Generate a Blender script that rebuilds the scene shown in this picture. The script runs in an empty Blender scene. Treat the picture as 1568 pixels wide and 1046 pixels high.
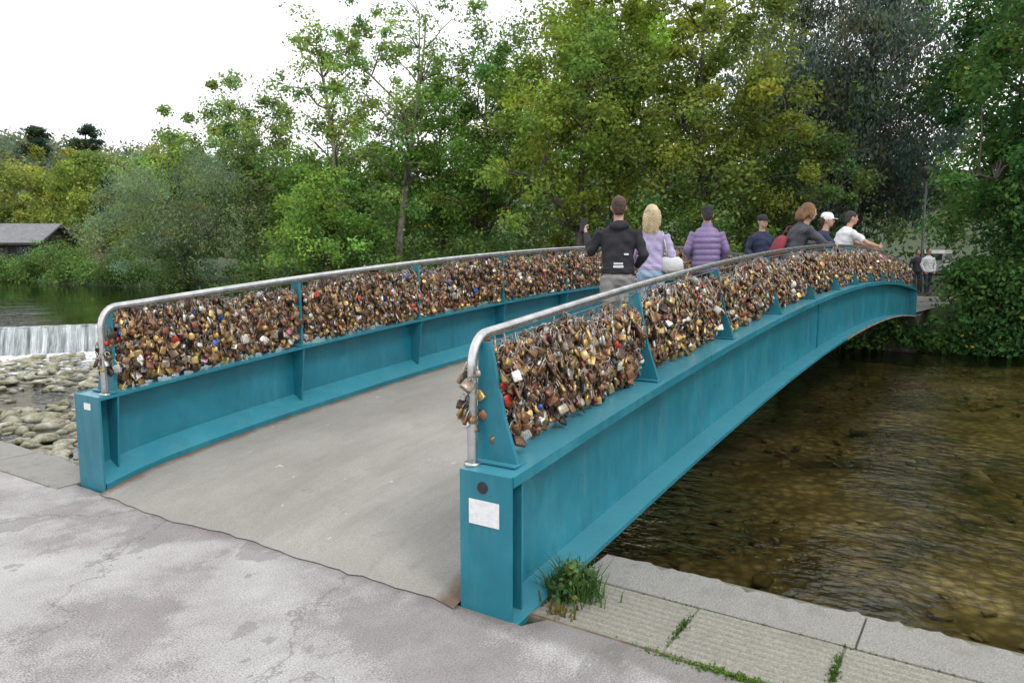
import bpy, math, random, bmesh
import numpy as np
from mathutils import Vector
from mathutils.bvhtree import BVHTree
random.seed(4)
R = np.random.default_rng(11)
scene = bpy.context.scene
col = scene.collection

# world frame: x = along the bridge, y = across it (left), z up, origin = middle of near end
CA, SA = math.cos(math.radians(57.09)), math.sin(math.radians(57.09))
def W(X, Y):
    a = X + 1.53; b = Y - 4.19
    return (a*CA + b*SA, -a*SA + b*CA)

# ------------------------------------------------------------------ node helpers
def newmat(name):
    m = bpy.data.materials.new(name); m.use_nodes = True
    nt = m.node_tree
    return m, nt, nt.nodes["Principled BSDF"], nt.nodes, nt.links
def ramp(nodes, stops):
    r = nodes.new("ShaderNodeValToRGB")
    e = r.color_ramp.elements
    while len(e) < len(stops): e.new(0.5)
    for i, (p, c) in enumerate(stops):
        e[i].position = p; e[i].color = (c[0], c[1], c[2], 1) if not isinstance(c, (int, float)) else (c, c, c, 1)
    return r
def noise(nodes, links, scale, detail=6, rough=0.6, vec=None):
    n = nodes.new("ShaderNodeTexNoise")
    n.inputs["Scale"].default_value = scale; n.inputs["Detail"].default_value = detail
    n.inputs["Roughness"].default_value = rough
    if vec is not None: links.new(vec, n.inputs["Vector"])
    return n
def geo_pos(nodes):
    return nodes.new("ShaderNodeNewGeometry").outputs["Position"]
def mapping(nodes, links, vec, scale=(1, 1, 1), rot=(0, 0, 0)):
    m = nodes.new("ShaderNodeMapping"); m.inputs["Scale"].default_value = scale; m.inputs["Rotation"].default_value = rot
    links.new(vec, m.inputs["Vector"]); return m.outputs["Vector"]
def mix(nodes, links, fac, a, b, mode='MIX'):
    m = nodes.new("ShaderNodeMix"); m.data_type = 'RGBA'; m.blend_type = mode
    def put(sock, v):
        if isinstance(v, (tuple, list)): sock.default_value = (v[0], v[1], v[2], 1)
        elif isinstance(v, (int, float)): sock.default_value = v
        else: links.new(v, sock)
    put(m.inputs[0], fac); put(m.inputs[6], a); put(m.inputs[7], b)
    return m.outputs[2]
def math_(nodes, links, op, a, b=None, c=None):
    m = nodes.new("ShaderNodeMath"); m.operation = op
    for i, v in enumerate((a, b, c)):
        if v is None: continue
        if isinstance(v, (int, float)): m.inputs[i].default_value = v
        else: links.new(v, m.inputs[i])
    return m.outputs[0]
def bump(nodes, links, h, strength, dist, bsdf):
    b = nodes.new("ShaderNodeBump"); b.inputs["Strength"].default_value = strength; b.inputs["Distance"].default_value = dist
    links.new(h, b.inputs["Height"])
    if bsdf is not None: links.new(b.outputs[0], bsdf.inputs["Normal"])
    return b
def simple(name, c1, c2, scale=4, rough=0.7, metal=0.0, bs=0.2, bscale=30, bdist=0.01, geo=True, lo=.35, hi=.65):
    m, nt, P, N, L = newmat(name)
    v = geo_pos(N) if geo else N.new("ShaderNodeTexCoord").outputs["Object"]
    n = noise(N, L, scale, 5, .6, v); r = ramp(N, [(lo, c1), (hi, c2)]); L.new(n.outputs["Fac"], r.inputs[0])
    L.new(r.outputs[0], P.inputs["Base Color"]); P.inputs["Roughness"].default_value = rough; P.inputs["Metallic"].default_value = metal
    n2 = noise(N, L, bscale, 3, .6, v); bump(N, L, n2.outputs["Fac"], bs, bdist, P)
    return m

# ------------------------------------------------------------------ mesh helpers
def add_obj(name, me, parent=None):
    o = bpy.data.objects.new(name, me); col.objects.link(o)
    if parent: o.parent = parent
    return o
def empty(name, loc=(0, 0, 0)):
    o = bpy.data.objects.new(name, None); o.empty_display_size = .2; o.location = loc; col.objects.link(o); return o
def pyd(name, v, f, mats=None, parent=None, smooth=False, idx=None):
    me = bpy.data.meshes.new(name); me.from_pydata([tuple(map(float, p)) for p in v], [], [tuple(int(i) for i in q) for q in f]); me.update()
    if mats:
        for m in (mats if isinstance(mats, (list, tuple)) else [mats]): me.materials.append(m)
    if idx is not None: me.polygons.foreach_set("material_index", idx)
    if smooth: me.polygons.foreach_set("use_smooth", [True]*len(me.polygons))
    return add_obj(name, me, parent)
def npmesh(name, V, loops, starts, mats, colors=None, parent=None, smooth=False, midx=None):
    me = bpy.data.meshes.new(name)
    me.vertices.add(len(V)); me.vertices.foreach_set("co", np.ascontiguousarray(V, dtype=np.float32).ravel())
    me.loops.add(len(loops)); me.loops.foreach_set("vertex_index", np.ascontiguousarray(loops, dtype=np.int32))
    me.polygons.add(len(starts)); me.polygons.foreach_set("loop_start", np.ascontiguousarray(starts, dtype=np.int32))
    me.update(calc_edges=True)
    if colors is not None:
        a = me.color_attributes.new("Col", 'FLOAT_COLOR', 'POINT')
        c = np.ones((len(V), 4), dtype=np.float32); c[:, :3] = colors; a.data.foreach_set("color", c.ravel())
    for m in (mats if isinstance(mats, (list, tuple)) else [mats]): me.materials.append(m)
    if midx is not None: me.polygons.foreach_set("material_index", np.ascontiguousarray(midx, dtype=np.int32))
    if smooth: me.polygons.foreach_set("use_smooth", np.ones(len(starts), dtype=bool))
    return add_obj(name, me, parent)
class Geo:
    def __init__(s): s.v = []; s.f = []; s.l = []
    def add(s, v, f, lab=0):
        o = len(s.v); s.v += [tuple(p) for p in v]; s.f += [tuple(i+o for i in q) for q in f]; s.l += [lab]*len(f)
    def box(s, x0, x1, y0, y1, z0, z1, lab=0):
        s.add([(x0, y0, z0), (x1, y0, z0), (x1, y1, z0), (x0, y1, z0), (x0, y0, z1), (x1, y0, z1), (x1, y1, z1), (x0, y1, z1)],
              [(0, 3, 2, 1), (4, 5, 6, 7), (0, 1, 5, 4), (1, 2, 6, 5), (2, 3, 7, 6), (3, 0, 4, 7)], lab)
    def obj(s, name, mats, parent=None, smooth=False):
        return pyd(name, s.v, s.f, mats, parent, smooth, s.l)
def tube(pts, rad, n=8, ref=None):
    pts = [np.array(p, float) for p in pts]; m = len(pts)
    if isinstance(rad, (int, float)): rad = [rad]*m
    V = []; F = []
    for i in range(m):
        t = pts[min(i+1, m-1)] - pts[max(i-1, 0)]; t = t/(np.linalg.norm(t)+1e-9)
        r = np.array(ref if ref is not None else (0.93, 0.31, 0.17))
        if abs(np.dot(t, r)) > .97: r = np.array((0, 1., .2))
        u = np.cross(t, r); u /= np.linalg.norm(u)+1e-9; w = np.cross(t, u)
        for k in range(n):
            a = 2*math.pi*k/n; V.append(pts[i] + rad[i]*(u*math.cos(a)+w*math.sin(a)))
    for i in range(m-1):
        for k in range(n):
            k2 = (k+1) % n; F.append((i*n+k, i*n+k2, (i+1)*n+k2, (i+1)*n+k))
    F.append(tuple(range(n-1, -1, -1))); F.append(tuple((m-1)*n+k for k in range(n)))
    return V, F
def loft(secs, n=20):   # (cx,cy,cz,rx,ry)
    V = []; F = []; m = len(secs)
    for (cx, cy, cz, rx, ry) in secs:
        for k in range(n):
            a = 2*math.pi*k/n; ca, sa = math.cos(a), math.sin(a)
            V.append(np.array((cx + rx*math.copysign(abs(ca)**.85, ca), cy+ry*math.copysign(abs(sa)**.85, sa), cz)))
    for i in range(m-1):
        for k in range(n):
            k2 = (k+1) % n; F.append((i*n+k, i*n+k2, (i+1)*n+k2, (i+1)*n+k))
    F.append(tuple(range(n-1, -1, -1))); F.append(tuple((m-1)*n+k for k in range(n)))
    return V, F
def ellipsoid(c, r, n=14, m=9):
    secs = []
    for i in range(m+1):
        a = -math.pi/2 + math.pi*i/m; q = max(math.cos(a), .05)
        secs.append((c[0], c[1], c[2]+r[2]*math.sin(a), r[0]*q, r[1]*q))
    return loft(secs, n)

# ------------------------------------------------------------------ materials
def teal_mat():
    m, nt, P, N, L = newmat("teal_paint")
    v = geo_pos(N)
    n = noise(N, L, 1.6, 5, .65, v); r = ramp(N, [(.3, (.009, .135, .185)), (.55, (.014, .18, .245)), (.75, (.035, .235, .30))])
    L.new(n.outputs["Fac"], r.inputs[0])
    vs = mapping(N, L, v, (7, 7, .7)); st = noise(N, L, 1.0, 6, .75, vs); rs = ramp(N, [(.50, 0.0), (.78, .55)]); L.new(st.outputs["Fac"], rs.inputs[0])
    c = mix(N, L, rs.outputs[0], r.outputs[0], (.085, .245, .27))
    vs2 = mapping(N, L, v, (2.5, 2.5, 1.2)); st2 = noise(N, L, 1.4, 8, .75, vs2); rs2 = ramp(N, [(.52, 0.0), (.75, .65)]); L.new(st2.outputs["Fac"], rs2.inputs[0])
    c = mix(N, L, rs2.outputs[0], c, (.012, .08, .105))
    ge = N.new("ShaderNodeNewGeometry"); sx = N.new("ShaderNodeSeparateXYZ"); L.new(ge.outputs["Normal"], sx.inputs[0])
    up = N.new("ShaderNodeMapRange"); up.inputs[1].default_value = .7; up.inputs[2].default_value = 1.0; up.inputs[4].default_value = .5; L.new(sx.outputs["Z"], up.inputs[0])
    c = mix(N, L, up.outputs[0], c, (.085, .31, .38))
    ch = noise(N, L, 6, 9, .85, v); rc = ramp(N, [(.645, 0.0), (.66, .9)]); L.new(ch.outputs["Fac"], rc.inputs[0])
    c = mix(N, L, rc.outputs[0], c, (.12, .10, .08))
    L.new(c, P.inputs["Base Color"])
    rr = ramp(N, [(.3, .24), (.7, .48)]); L.new(st2.outputs["Fac"], rr.inputs[0]); L.new(rr.outputs[0], P.inputs["Roughness"])
    bump(N, L, n.outputs["Fac"], .3, .03, P)
    return m
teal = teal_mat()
steel = simple("brushed_steel", (.42, .42, .42), (.62, .62, .62), 12, .27, .9, .05, 200, .001)
rust = simple("rusty_steel", (.14, .09, .06), (.32, .26, .19), 5, .85, .0, .4, 60, .003)
sticker = simple("white_sticker", (.66, .68, .70), (.82, .82, .82), 40, .4)
dark = simple("dark_plastic", (.015, .015, .016), (.03, .03, .03), 20, .4, geo=False)

def deck_mat():
    m, nt, P, N, L = newmat("deck_surface")
    v = geo_pos(N)
    n = noise(N, L, .9, 9, .7, v); r = ramp(N, [(.3, (.235, .225, .20)), (.5, (.30, .288, .26)), (.7, (.36, .345, .315))]); L.new(n.outputs["Fac"], r.inputs[0])
    f = noise(N, L, 200, 3, .75, v); rf = ramp(N, [(.33, .6), (.66, 1.25)]); L.new(f.outputs["Fac"], rf.inputs[0])
    c = mix(N, L, 1.0, r.outputs[0], rf.outputs[0], 'MULTIPLY')
    vs = mapping(N, L, v, (.5, 3, 1)); st = noise(N, L, 1.2, 8, .75, vs); rs = ramp(N, [(.5, 0.0), (.72, .55)]); L.new(st.outputs["Fac"], rs.inputs[0])
    c = mix(N, L, rs.outputs[0], c, (.19, .175, .155))
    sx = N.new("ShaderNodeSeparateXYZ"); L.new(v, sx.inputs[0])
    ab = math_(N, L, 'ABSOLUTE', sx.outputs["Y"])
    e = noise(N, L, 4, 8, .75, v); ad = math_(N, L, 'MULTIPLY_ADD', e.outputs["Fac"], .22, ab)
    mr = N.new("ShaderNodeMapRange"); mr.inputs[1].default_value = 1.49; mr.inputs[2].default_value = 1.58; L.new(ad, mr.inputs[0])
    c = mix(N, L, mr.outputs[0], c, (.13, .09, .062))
    d = noise(N, L, 11, 2, .5, v); rd = ramp(N, [(.735, 0.0), (.75, .7)]); L.new(d.outputs["Fac"], rd.inputs[0])
    c = mix(N, L, rd.outputs[0], c, (.5, .5, .48))
    d = noise(N, L, 3.3, 9, .8, v); rd = ramp(N, [(.60, 0.0), (.68, .5)]); L.new(d.outputs["Fac"], rd.inputs[0])
    c = mix(N, L, rd.outputs[0], c, (.16, .145, .125))
    L.new(c, P.inputs["Base Color"]); P.inputs["Roughness"].default_value = .85
    bump(N, L, f.outputs["Fac"], .6, .003, P)
    return m
deckm = deck_mat()
def asphalt_mat():
    m, nt, P, N, L = newmat("worn_asphalt")
    v = geo_pos(N)
    s = noise(N, L, 120, 3, .7, v)
    n = noise(N, L, .8, 9, .64, v)
    f = math_(N, L, 'MULTIPLY_ADD', s.outputs["Fac"], .22, n.outputs["Fac"])
    r = ramp(N, [(.555, 0.0), (.60, .6), (.68, 1.0)]); L.new(f, r.inputs[0])
    n2 = noise(N, L, 4, 8, .7, v); r2 = ramp(N, [(.3, (.215, .195, .192)), (.7, (.31, .285, .28))]); L.new(n2.outputs["Fac"], r2.inputs[0])
    n4 = noise(N, L, 2.6, 8, .7, v); r4 = ramp(N, [(.35, (.345, .335, .325)), (.65, (.455, .445, .435))]); L.new(n4.outputs["Fac"], r4.inputs[0])
    c = mix(N, L, r.outputs[0], r2.outputs[0], r4.outputs[0])
    rs = ramp(N, [(.32, .6), (.5, .98), (.7, 1.3)]); L.new(s.outputs["Fac"], rs.inputs[0])
    c = mix(N, L, 1.0, c, rs.outputs[0], 'MULTIPLY')
    vm = mapping(N, L, v, (1, 1.5, 1), (0, 0, .6))
    p_ = noise(N, L, 1.3, 7, .6, vm); rp = ramp(N, [(.585, 0.0), (.592, .7)]); L.new(p_.outputs["Fac"], rp.inputs[0])
    pc_ = mix(N, L, 1.0, (.235, .225, .22), rs.outputs[0], 'MULTIPLY')
    c = mix(N, L, rp.outputs[0], c, pc_)
    w = N.new("ShaderNodeTexVoronoi"); w.feature = 'DISTANCE_TO_EDGE'; w.inputs["Scale"].default_value = .5
    wv = noise(N, L, 2.5, 6, .65, v); va = N.new("ShaderNodeVectorMath"); va.operation = 'MULTIPLY_ADD'; L.new(wv.outputs["Color"], va.inputs[0]); va.inputs[1].default_value = (.8, .8, .8); L.new(v, va.inputs[2])
    L.new(va.outputs[0], w.inputs["Vector"]); rw = ramp(N, [(.0, .6), (.006, 0.0)]); L.new(w.outputs["Distance"], rw.inputs[0])
    c = mix(N, L, rw.outputs[0], c, (.09, .085, .075))
    # grime where the promenade meets the bridge
    sx = N.new("ShaderNodeSeparateXYZ"); L.new(v, sx.inputs[0]); e = noise(N, L, 6, 6, .7, v)
    gx = math_(N, L, 'MULTIPLY_ADD', e.outputs["Fac"], .22, sx.outputs["X"]); mr = N.new("ShaderNodeMapRange"); mr.inputs[1].default_value = -.02; mr.inputs[2].default_value = .08; mr.inputs[4].default_value = .55; L.new(gx, mr.inputs[0])
    c = mix(N, L, mr.outputs[0], c, (.11, .10, .085))
    L.new(c, P.inputs["Base Color"]); P.inputs["Roughness"].default_value = .9
    bump(N, L, s.outputs["Fac"], .6, .006, P)
    return m
asph = asphalt_mat()
def concrete(name, a, b, ribs=False):
    m, nt, P, N, L = newmat(name)
    v = geo_pos(N)
    n = noise(N, L, 3, 8, .75, v); r = ramp(N, [(.3, a), (.7, b)]); L.new(n.outputs["Fac"], r.inputs[0])
    s = noise(N, L, 110, 3, .75, v); rs = ramp(N, [(.35, .62), (.65, 1.22)]); L.new(s.outputs["Fac"], rs.inputs[0])
    c = mix(N, L, 1.0, r.outputs[0], rs.outputs[0], 'MULTIPLY')
    h = s.outputs["Fac"]
    if ribs:
        sx = N.new("ShaderNodeSeparateXYZ"); L.new(v, sx.inputs[0])
        si = math_(N, L, 'SINE', math_(N, L, 'MULTIPLY', sx.outputs["X"], 2*math.pi/.045))
        wn_ = noise(N, L, 2.2, 6, .7, v)
        rr = ramp(N, [(.0, .72), (.5, 1.0)]); L.new(si, rr.inputs[0]); c = mix(N, L, math_(N, L, 'MULTIPLY', wn_.outputs["Fac"], .9), c, rr.outputs[0], 'MULTIPLY')
        bump(N, L, si, .35, .006, P)
    else: bump(N, L, h, .6, .006, P)
    mo = noise(N, L, 3, 8, .8, v); rm = ramp(N, [(.48, 0.0), (.66, .8)]); L.new(mo.outputs["Fac"], rm.inputs[0])
    c = mix(N, L, rm.outputs[0], c, (.16, .152, .125))
    L.new(c, P.inputs["Base Color"]); P.inputs["Roughness"].default_value = .9
    return m
coping_m = concrete("coping_concrete", (.22, .215, .195), (.37, .36, .335))
slab_m = concrete("ribbed_slab_concrete", (.25, .237, .195), (.345, .33, .28), True)
wall_m = concrete("river_wall_stone", (.018, .018, .013), (.045, .043, .03))
joint_m = simple("joint_mortar_and_moss", (.09, .085, .05), (.22, .21, .17), 6, .95)
lock_m, nt, P, N, L = newmat("padlock_metal")
a = N.new("ShaderNodeVertexColor"); a.layer_name = "Col"
nn = noise(N, L, 110, 2, .5, geo_pos(N)); rr = ramp(N, [(.35, .65), (.65, 1.15)]); L.new(nn.outputs["Fac"], rr.inputs[0])
L.new(mix(N, L, 1.0, a.outputs[0], rr.outputs[0], 'MULTIPLY'), P.inputs["Base Color"])
P.inputs["Metallic"].default_value = .6; P.inputs["Roughness"].default_value = .37
leaf_m = bpy.data.materials.new("leaf_foliage"); leaf_m.use_nodes = True
N = leaf_m.node_tree.nodes; L = leaf_m.node_tree.links; N.remove(N["Principled BSDF"])
a = N.new("ShaderNodeVertexColor"); a.layer_name = "Col"; lc = a.outputs[0]
d = N.new("ShaderNodeBsdfDiffuse"); tr = N.new("ShaderNodeBsdfTranslucent"); L.new(lc, d.inputs[0]); L.new(lc, tr.inputs[0])
ms = N.new("ShaderNodeMixShader"); ms.inputs[0].default_value = .42; L.new(d.outputs[0], ms.inputs[1]); L.new(tr.outputs[0], ms.inputs[2])
L.new(ms.outputs[0], N["Material Output"].inputs[0])
bark = simple("bark", (.05, .042, .032), (.14, .125, .10), 5, .95, 0, .8, 25, .03)
bark_pale = simple("pale_bark", (.13, .12, .095), (.26, .24, .20), 5, .95, 0, .6, 25, .03)

# ------------------------------------------------------------------ profile of the bridge
Lb = 19.0
def p(s): return 1-(1-2*s/Lb)**2
RISE = .47
def ftop(s): return .66 + RISE*p(max(0, min(Lb, s)))
def railz(s): return 1.25 + RISE*p(s)
def deckz(s): 
    s = max(-.06, min(Lb+.06, s)); e = min(s+.06, Lb+.06-s)
    return .09 + RISE*p(s) - .078*math.exp(-e/.35)
bridge = empty("footbridge")
ST = np.linspace(0, Lb, 77)
def sweep(g, y0, y1, za, zb, lab=0, stations=ST, f=ftop):
    V = []; F = []; n = len(stations)
    for s in stations:
        z = f(s); V += [(s, y0, z+za), (s, y1, z+za), (s, y1, z+zb), (s, y0, z+zb)]
    for i in range(n-1):
        for k in range(4):
            k2 = (k+1) % 4; F.append((i*4+k, i*4+k2, (i+1)*4+k2, (i+1)*4+k))
    F.append((0, 3, 2, 1)); F.append(((n-1)*4, (n-1)*4+1, (n-1)*4+2, (n-1)*4+3))
    g.add(V, F, lab)
stations_fin = [0.13] + [1.8+1.6*i for i in range(10)] + [Lb-.13]
wire_m = simple("wire_steel", (.12, .12, .11), (.25, .24, .22), 20, .5, .6)
for sg, nm in ((1, "left"), (-1, "right")):
    g = Geo()
    sh_ = 0 if sg > 0 else .02; inn = 1.50 if sg > 0 else 1.55
    def yy(a, b): return (sg*a, sg*b) if sg > 0 else (-b, -a)
    y0, y1 = yy(inn, 1.80+sh_); sweep(g, y0, y1, -.022, 0)
    y0, y1 = yy(1.655, 1.672); sweep(g, y0, y1, -.672, -.023)
    y0, y1 = yy(1.50, 1.83+sh_); sweep(g, y0, y1, -.70, -.673)
    y0, y1 = yy(1.803+sh_, 1.812+sh_); sweep(g, y0, y1, -.045, .004)
    V = []; F = []
    for s in ST:
        z = deckz(s); V += [(s, sg*1.652, z+.13), (s, sg*1.655, z-.02), (s, sg*(inn-.01), z-.02), (s, sg*(inn-.01), z+.035)]
    for i in range(len(ST)-1):
        for k in range(4):
            k2 = (k+1) % 4; F.append((i*4+k, i*4+k2, (i+1)*4+k2, (i+1)*4+k))
    g.add(V, F)
    y0, y1 = yy(inn-.003, 1.806+sh_)
    g.box(-.016, -.001, y0, y1, -.03, ftop(0)+.003); g.box(Lb+.001, Lb+.016, y0, y1, -.03, ftop(0)+.003)
    for s in stations_fin:
        zf = ftop(s); zd = deckz(s)
        V = [(s-.006, sg*1.654, zf-.024), (s-.006, sg*(inn+.012), zf-.024), (s-.006, sg*1.56, zd+.09), (s-.006, sg*1.654, zd+.12)]
        V += [(x+.012, y, z) for x, y, z in V]
        g.add(V, [(0, 1, 2, 3), (7, 6, 5, 4), (0, 4, 5, 1), (1, 5, 6, 2), (2, 6, 7, 3), (3, 7, 4, 0)])
        h = railz(s)-zf-.03
        V = [(s-.011, sg*(1.53+sh_), zf+.001), (s-.011, sg*(1.755+sh_), zf+.001), (s-.011, sg*(1.68+sh_), zf+.22), (s-.011, sg*1.625, zf+h), (s-.011, sg*(1.54+sh_), zf+h)]
        V += [(x+.022, y, z) for x, y, z in V]
        g.add(V, [(0, 1, 2, 3, 4), (9, 8, 7, 6, 5), (0, 5, 6, 1), (1, 6, 7, 2), (2, 7, 8, 3), (3, 8, 9, 4), (4, 9, 5, 0)])
        y0, y1 = yy(inn+.006, 1.765+sh_); g.box(s-.05, s+.05, y0, y1, zf+.0015, zf+.009)
    for s in (.12, 7.3, Lb-.12):
        y0, y1 = yy(1.674, 1.69 if s == 7.3 else 1.80); g.box(s-.006, s+.006, y0, y1, ftop(s)-.672, ftop(s)-.024)
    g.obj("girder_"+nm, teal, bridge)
    g = Geo(); y0, y1 = yy(1.831+sh_, 1.836+sh_); sweep(g, y0, y1, -.701, -.676, 0, ST[34:76]); 
    g.obj("edge_seam_"+nm, rust, bridge)
    hy_ = sg*(1.545+sh_)
    pts = [(.06, hy_, .66)]
    for a in np.linspace(0, 1, 4): pts.append((.06, hy_, .70+a*.42))
    rz = railz(.2)
    for a in np.linspace(.15, 1, 7):
        t = a*math.pi/2; pts.append((.06+.12*(1-math.cos(t)), hy_, 1.12+(rz-1.12)*math.sin(t)))
    for s in np.linspace(.35, Lb-.35, 70): pts.append((s, hy_, railz(s)))
    for a in np.linspace(1, .15, 7):
        t = a*math.pi/2; pts.append((Lb-.06-.12*(1-math.cos(t)), hy_, 1.12+(rz-1.12)*math.sin(t)))
    pts.append((Lb-.06, hy_, .66))
    v, f = tube(pts, .0235, 14, (0, 1, 0.001))
    g = Geo(); g.add(v, f)
    v, f = tube([(.06, hy_, .662), (.06, hy_, .678)], .040, 16, (0, 1, 0)); g.add(v, f)
    g.obj("handrail_"+nm, steel, bridge, True)
    g = Geo()
    for j in range(6):
        pts = [(s, sg*1.60, ftop(s)+.04+(railz(s)-ftop(s)-.08)*j/5) for s in np.linspace(.14, Lb-.14, 40)]
        v, f = tube(pts, .004, 4, (0, 1, 0.001)); g.add(v, f)
    for s in np.arange(.2, Lb-.15, .12):
        g.box(s-.003, s+.003, sg*1.6-.003, sg*1.6+.003, ftop(s)+.03, railz(s)-.03)
    g.obj("fence_wires_"+nm, wire_m, bridge)
# deck
V = []; F = []
DS = np.concatenate([np.linspace(-.06, 1.5, 14), np.linspace(1.7, Lb-.1, 60), [Lb+.06]])
DY = np.linspace(-1.537, 1.487, 41)
ed = np.cumsum(R.normal(0, .014, 41)); ed -= np.linspace(ed[0], ed[-1], 41)
for i, s in enumerate(DS):
    for j, y in enumerate(DY):
        x = s + (ed[j]-.05*math.exp(-((y+.3)/.5)**2) if i == 0 else 0)
        V.append((x, y, deckz(s)))
n = 41
for i in range(len(DS)-1):
    for j in range(n-1): F.append((i*n+j, (i+1)*n+j, (i+1)*n+j+1, i*n+j+1))
o = len(V)
for i, s in enumerate(DS):
    V += [(max(s, .02), -1.487, deckz(s)-.10), (max(s, .02), 1.487, deckz(s)-.10)]
for i in range(len(DS)-1): F.append((o+2*i, o+2*i+1, o+2*i+3, o+2*i+2))
pyd("deck", V, F, deckm, bridge, True)
g = Geo()
for s in np.arange(.8, Lb, 1.6): g.box(s-.05, s+.05, -1.654, 1.654, ftop(s)-.67, ftop(s)-.672+.0+.02)
for s in np.arange(.8, Lb, 1.6): g.box(s-.008, s+.008, -1.654, 1.654, ftop(s)-.65, deckz(s)-.11)
g.obj("cross_beams", teal, bridge)
g = Geo(); g.box(-.0195, -.017, -1.765, -1.60, .42, .535, 0); g.box(-.0195, -.017, 1.60, 1.68, .565, .61, 0)
g.obj("sticker_labels", sticker, bridge)
v, f = tube([(-.0165, -1.675, .595), (-.021, -1.675, .595), (-.0215, -1.675, .595)], [.027, .027, .018], 20, (0, 1, 0)); pyd("bolt_cap", v, f, dark, bridge)

# ------------------------------------------------------------------ padlocks
def lock_template(kind):
    n = 12
    if kind == 0:
        c = .2; o = [(-1+c*.3, -1), (0, -1), (1-c*.3, -1), (1, -1+c), (1, 0), (1, 1-c), (1-c, 1), (0, 1), (-1+c, 1), (-1, 1-c), (-1, 0), (-1, -1+c)]
    elif kind == 1: o = [(math.cos(2*math.pi*i/n-math.pi/2)*1.08, math.sin(2*math.pi*i/n-math.pi/2)*1.0) for i in range(n)]
    else: o = [(0, -1.1), (.45, -.6), (.85, -.1), (1.05, .4), (.9, .85), (.5, 1.0), (0, .75), (-.5, 1.0), (-.9, .85), (-1.05, .4), (-.85, -.1), (-.45, -.6)]
    o = np.array(o); V = []; Fs = []
    for y, k in ((-1, .84), (-.7, 1), (.7, 1), (1, .84)):
        for q in o: V.append((q[0]*k, y, q[1]*k))
    for r in range(3):
        for i in range(n):
            j = (i+1) % n; Fs.append((r*n+i, r*n+j, (r+1)*n+j, (r+1)*n+i))
    Fs.append(tuple(range(n-1, -1, -1))); Fs.append(tuple(3*n+i for i in range(n)))
    nb = len(V)
    pts = [(-.62, 0, .8), (-.62, 0, 1.5), (-.42, 0, 2.0), (0, 0, 2.2), (.42, 0, 2.0), (.62, 0, 1.5), (.62, 0, .8)]
    v, f = tube(pts, .15, 5, (0, 1, 0.001)); 
    V += [tuple(q) for q in v]; Fs += [tuple(i+nb for i in q) for q in f[:-2]]
    return np.array(V, float), Fs, nb
PAL = [((.24, .135, .075), .29), ((.46, .31, .125), .23), ((.085, .055, .038), .18), ((.25, .11, .065), .13), ((.58, .56, .52), .10), ((.70, .50, .18), .04),
       ((.45, .05, .04), .015), ((.04, .09, .32), .010), ((.55, .18, .28), .006), ((.025, .025, .025), .02), ((.34, .28, .21), .07), ((.78, .78, .75), .014)]
pw = np.array([w for _, w in PAL]); pw /= pw.sum(); pc = np.array([c for c, _ in PAL])
def locks(name, pos, ysign):
    Vs = []; Ls = []; Ss = []; Cs = []; off = 0; lo = 0
    kinds = R.choice(3, len(pos), p=[.8, .15, .05])
    for kd in range(3):
        T, F, nb = lock_template(kd); P0 = pos[kinds == kd]; n = len(P0)
        if n == 0: continue
        hw = R.uniform(.014, .025, n)*R.choice([1, 1.3], n, p=[.85, .15]); hh = hw*R.uniform(.75, 1.3, n); ht = R.uniform(.006, .011, n)
        v = T[None]*np.ones((n, 1, 1)); v = v.copy()
        v[:, :, 0] *= hw[:, None]; v[:, :, 1] *= ht[:, None]; v[:, nb:, 1] *= (R.uniform(.003, .0045, n)/(.15*ht))[:, None]
        v[:, :, 2] *= hh[:, None]; v[:, nb:, 2] *= R.uniform(.85, 1.35, n)[:, None]
        v[:, :, 2] -= 2.1*hh[:, None]
        a = R.normal(0, .45, n); b = R.normal(0, .32, n); c = R.normal(0, .7, n)
        def rot(v, i, j, a):
            ca, sa = np.cos(a)[:, None], np.sin(a)[:, None]; x = v[:, :, i]*ca - v[:, :, j]*sa; y = v[:, :, i]*sa + v[:, :, j]*ca; v[:, :, i] = x; v[:, :, j] = y
        rot(v, 0, 2, a); rot(v, 1, 2, b); rot(v, 0, 1, c)
        v += P0[:, None, :]
        cc = pc[R.choice(len(PAL), n, p=pw)]*R.uniform(.6, 1.25, (n, 1))
        C = np.repeat(cc[:, None, :], T.shape[0], 1); C[:, nb:] = np.array((.38, .35, .31))*R.uniform(.25, 1.3, (n, 1, 1))
        fl = np.array([i for q in F for i in q]); ln = np.array([len(q) for q in F]); st = np.concatenate([[0], np.cumsum(ln)[:-1]])
        Ls.append((fl[None] + (np.arange(n)*T.shape[0])[:, None]).ravel()+off); Ss.append((st[None]+(np.arange(n)*len(fl))[:, None]).ravel()+lo)
        Vs.append(v.reshape(-1, 3)); Cs.append(C.reshape(-1, 3)); off += n*T.shape[0]; lo += n*len(fl)
    return npmesh(name, np.concatenate(Vs), np.concatenate(Ls), np.concatenate(Ss), lock_m, np.concatenate(Cs))
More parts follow.
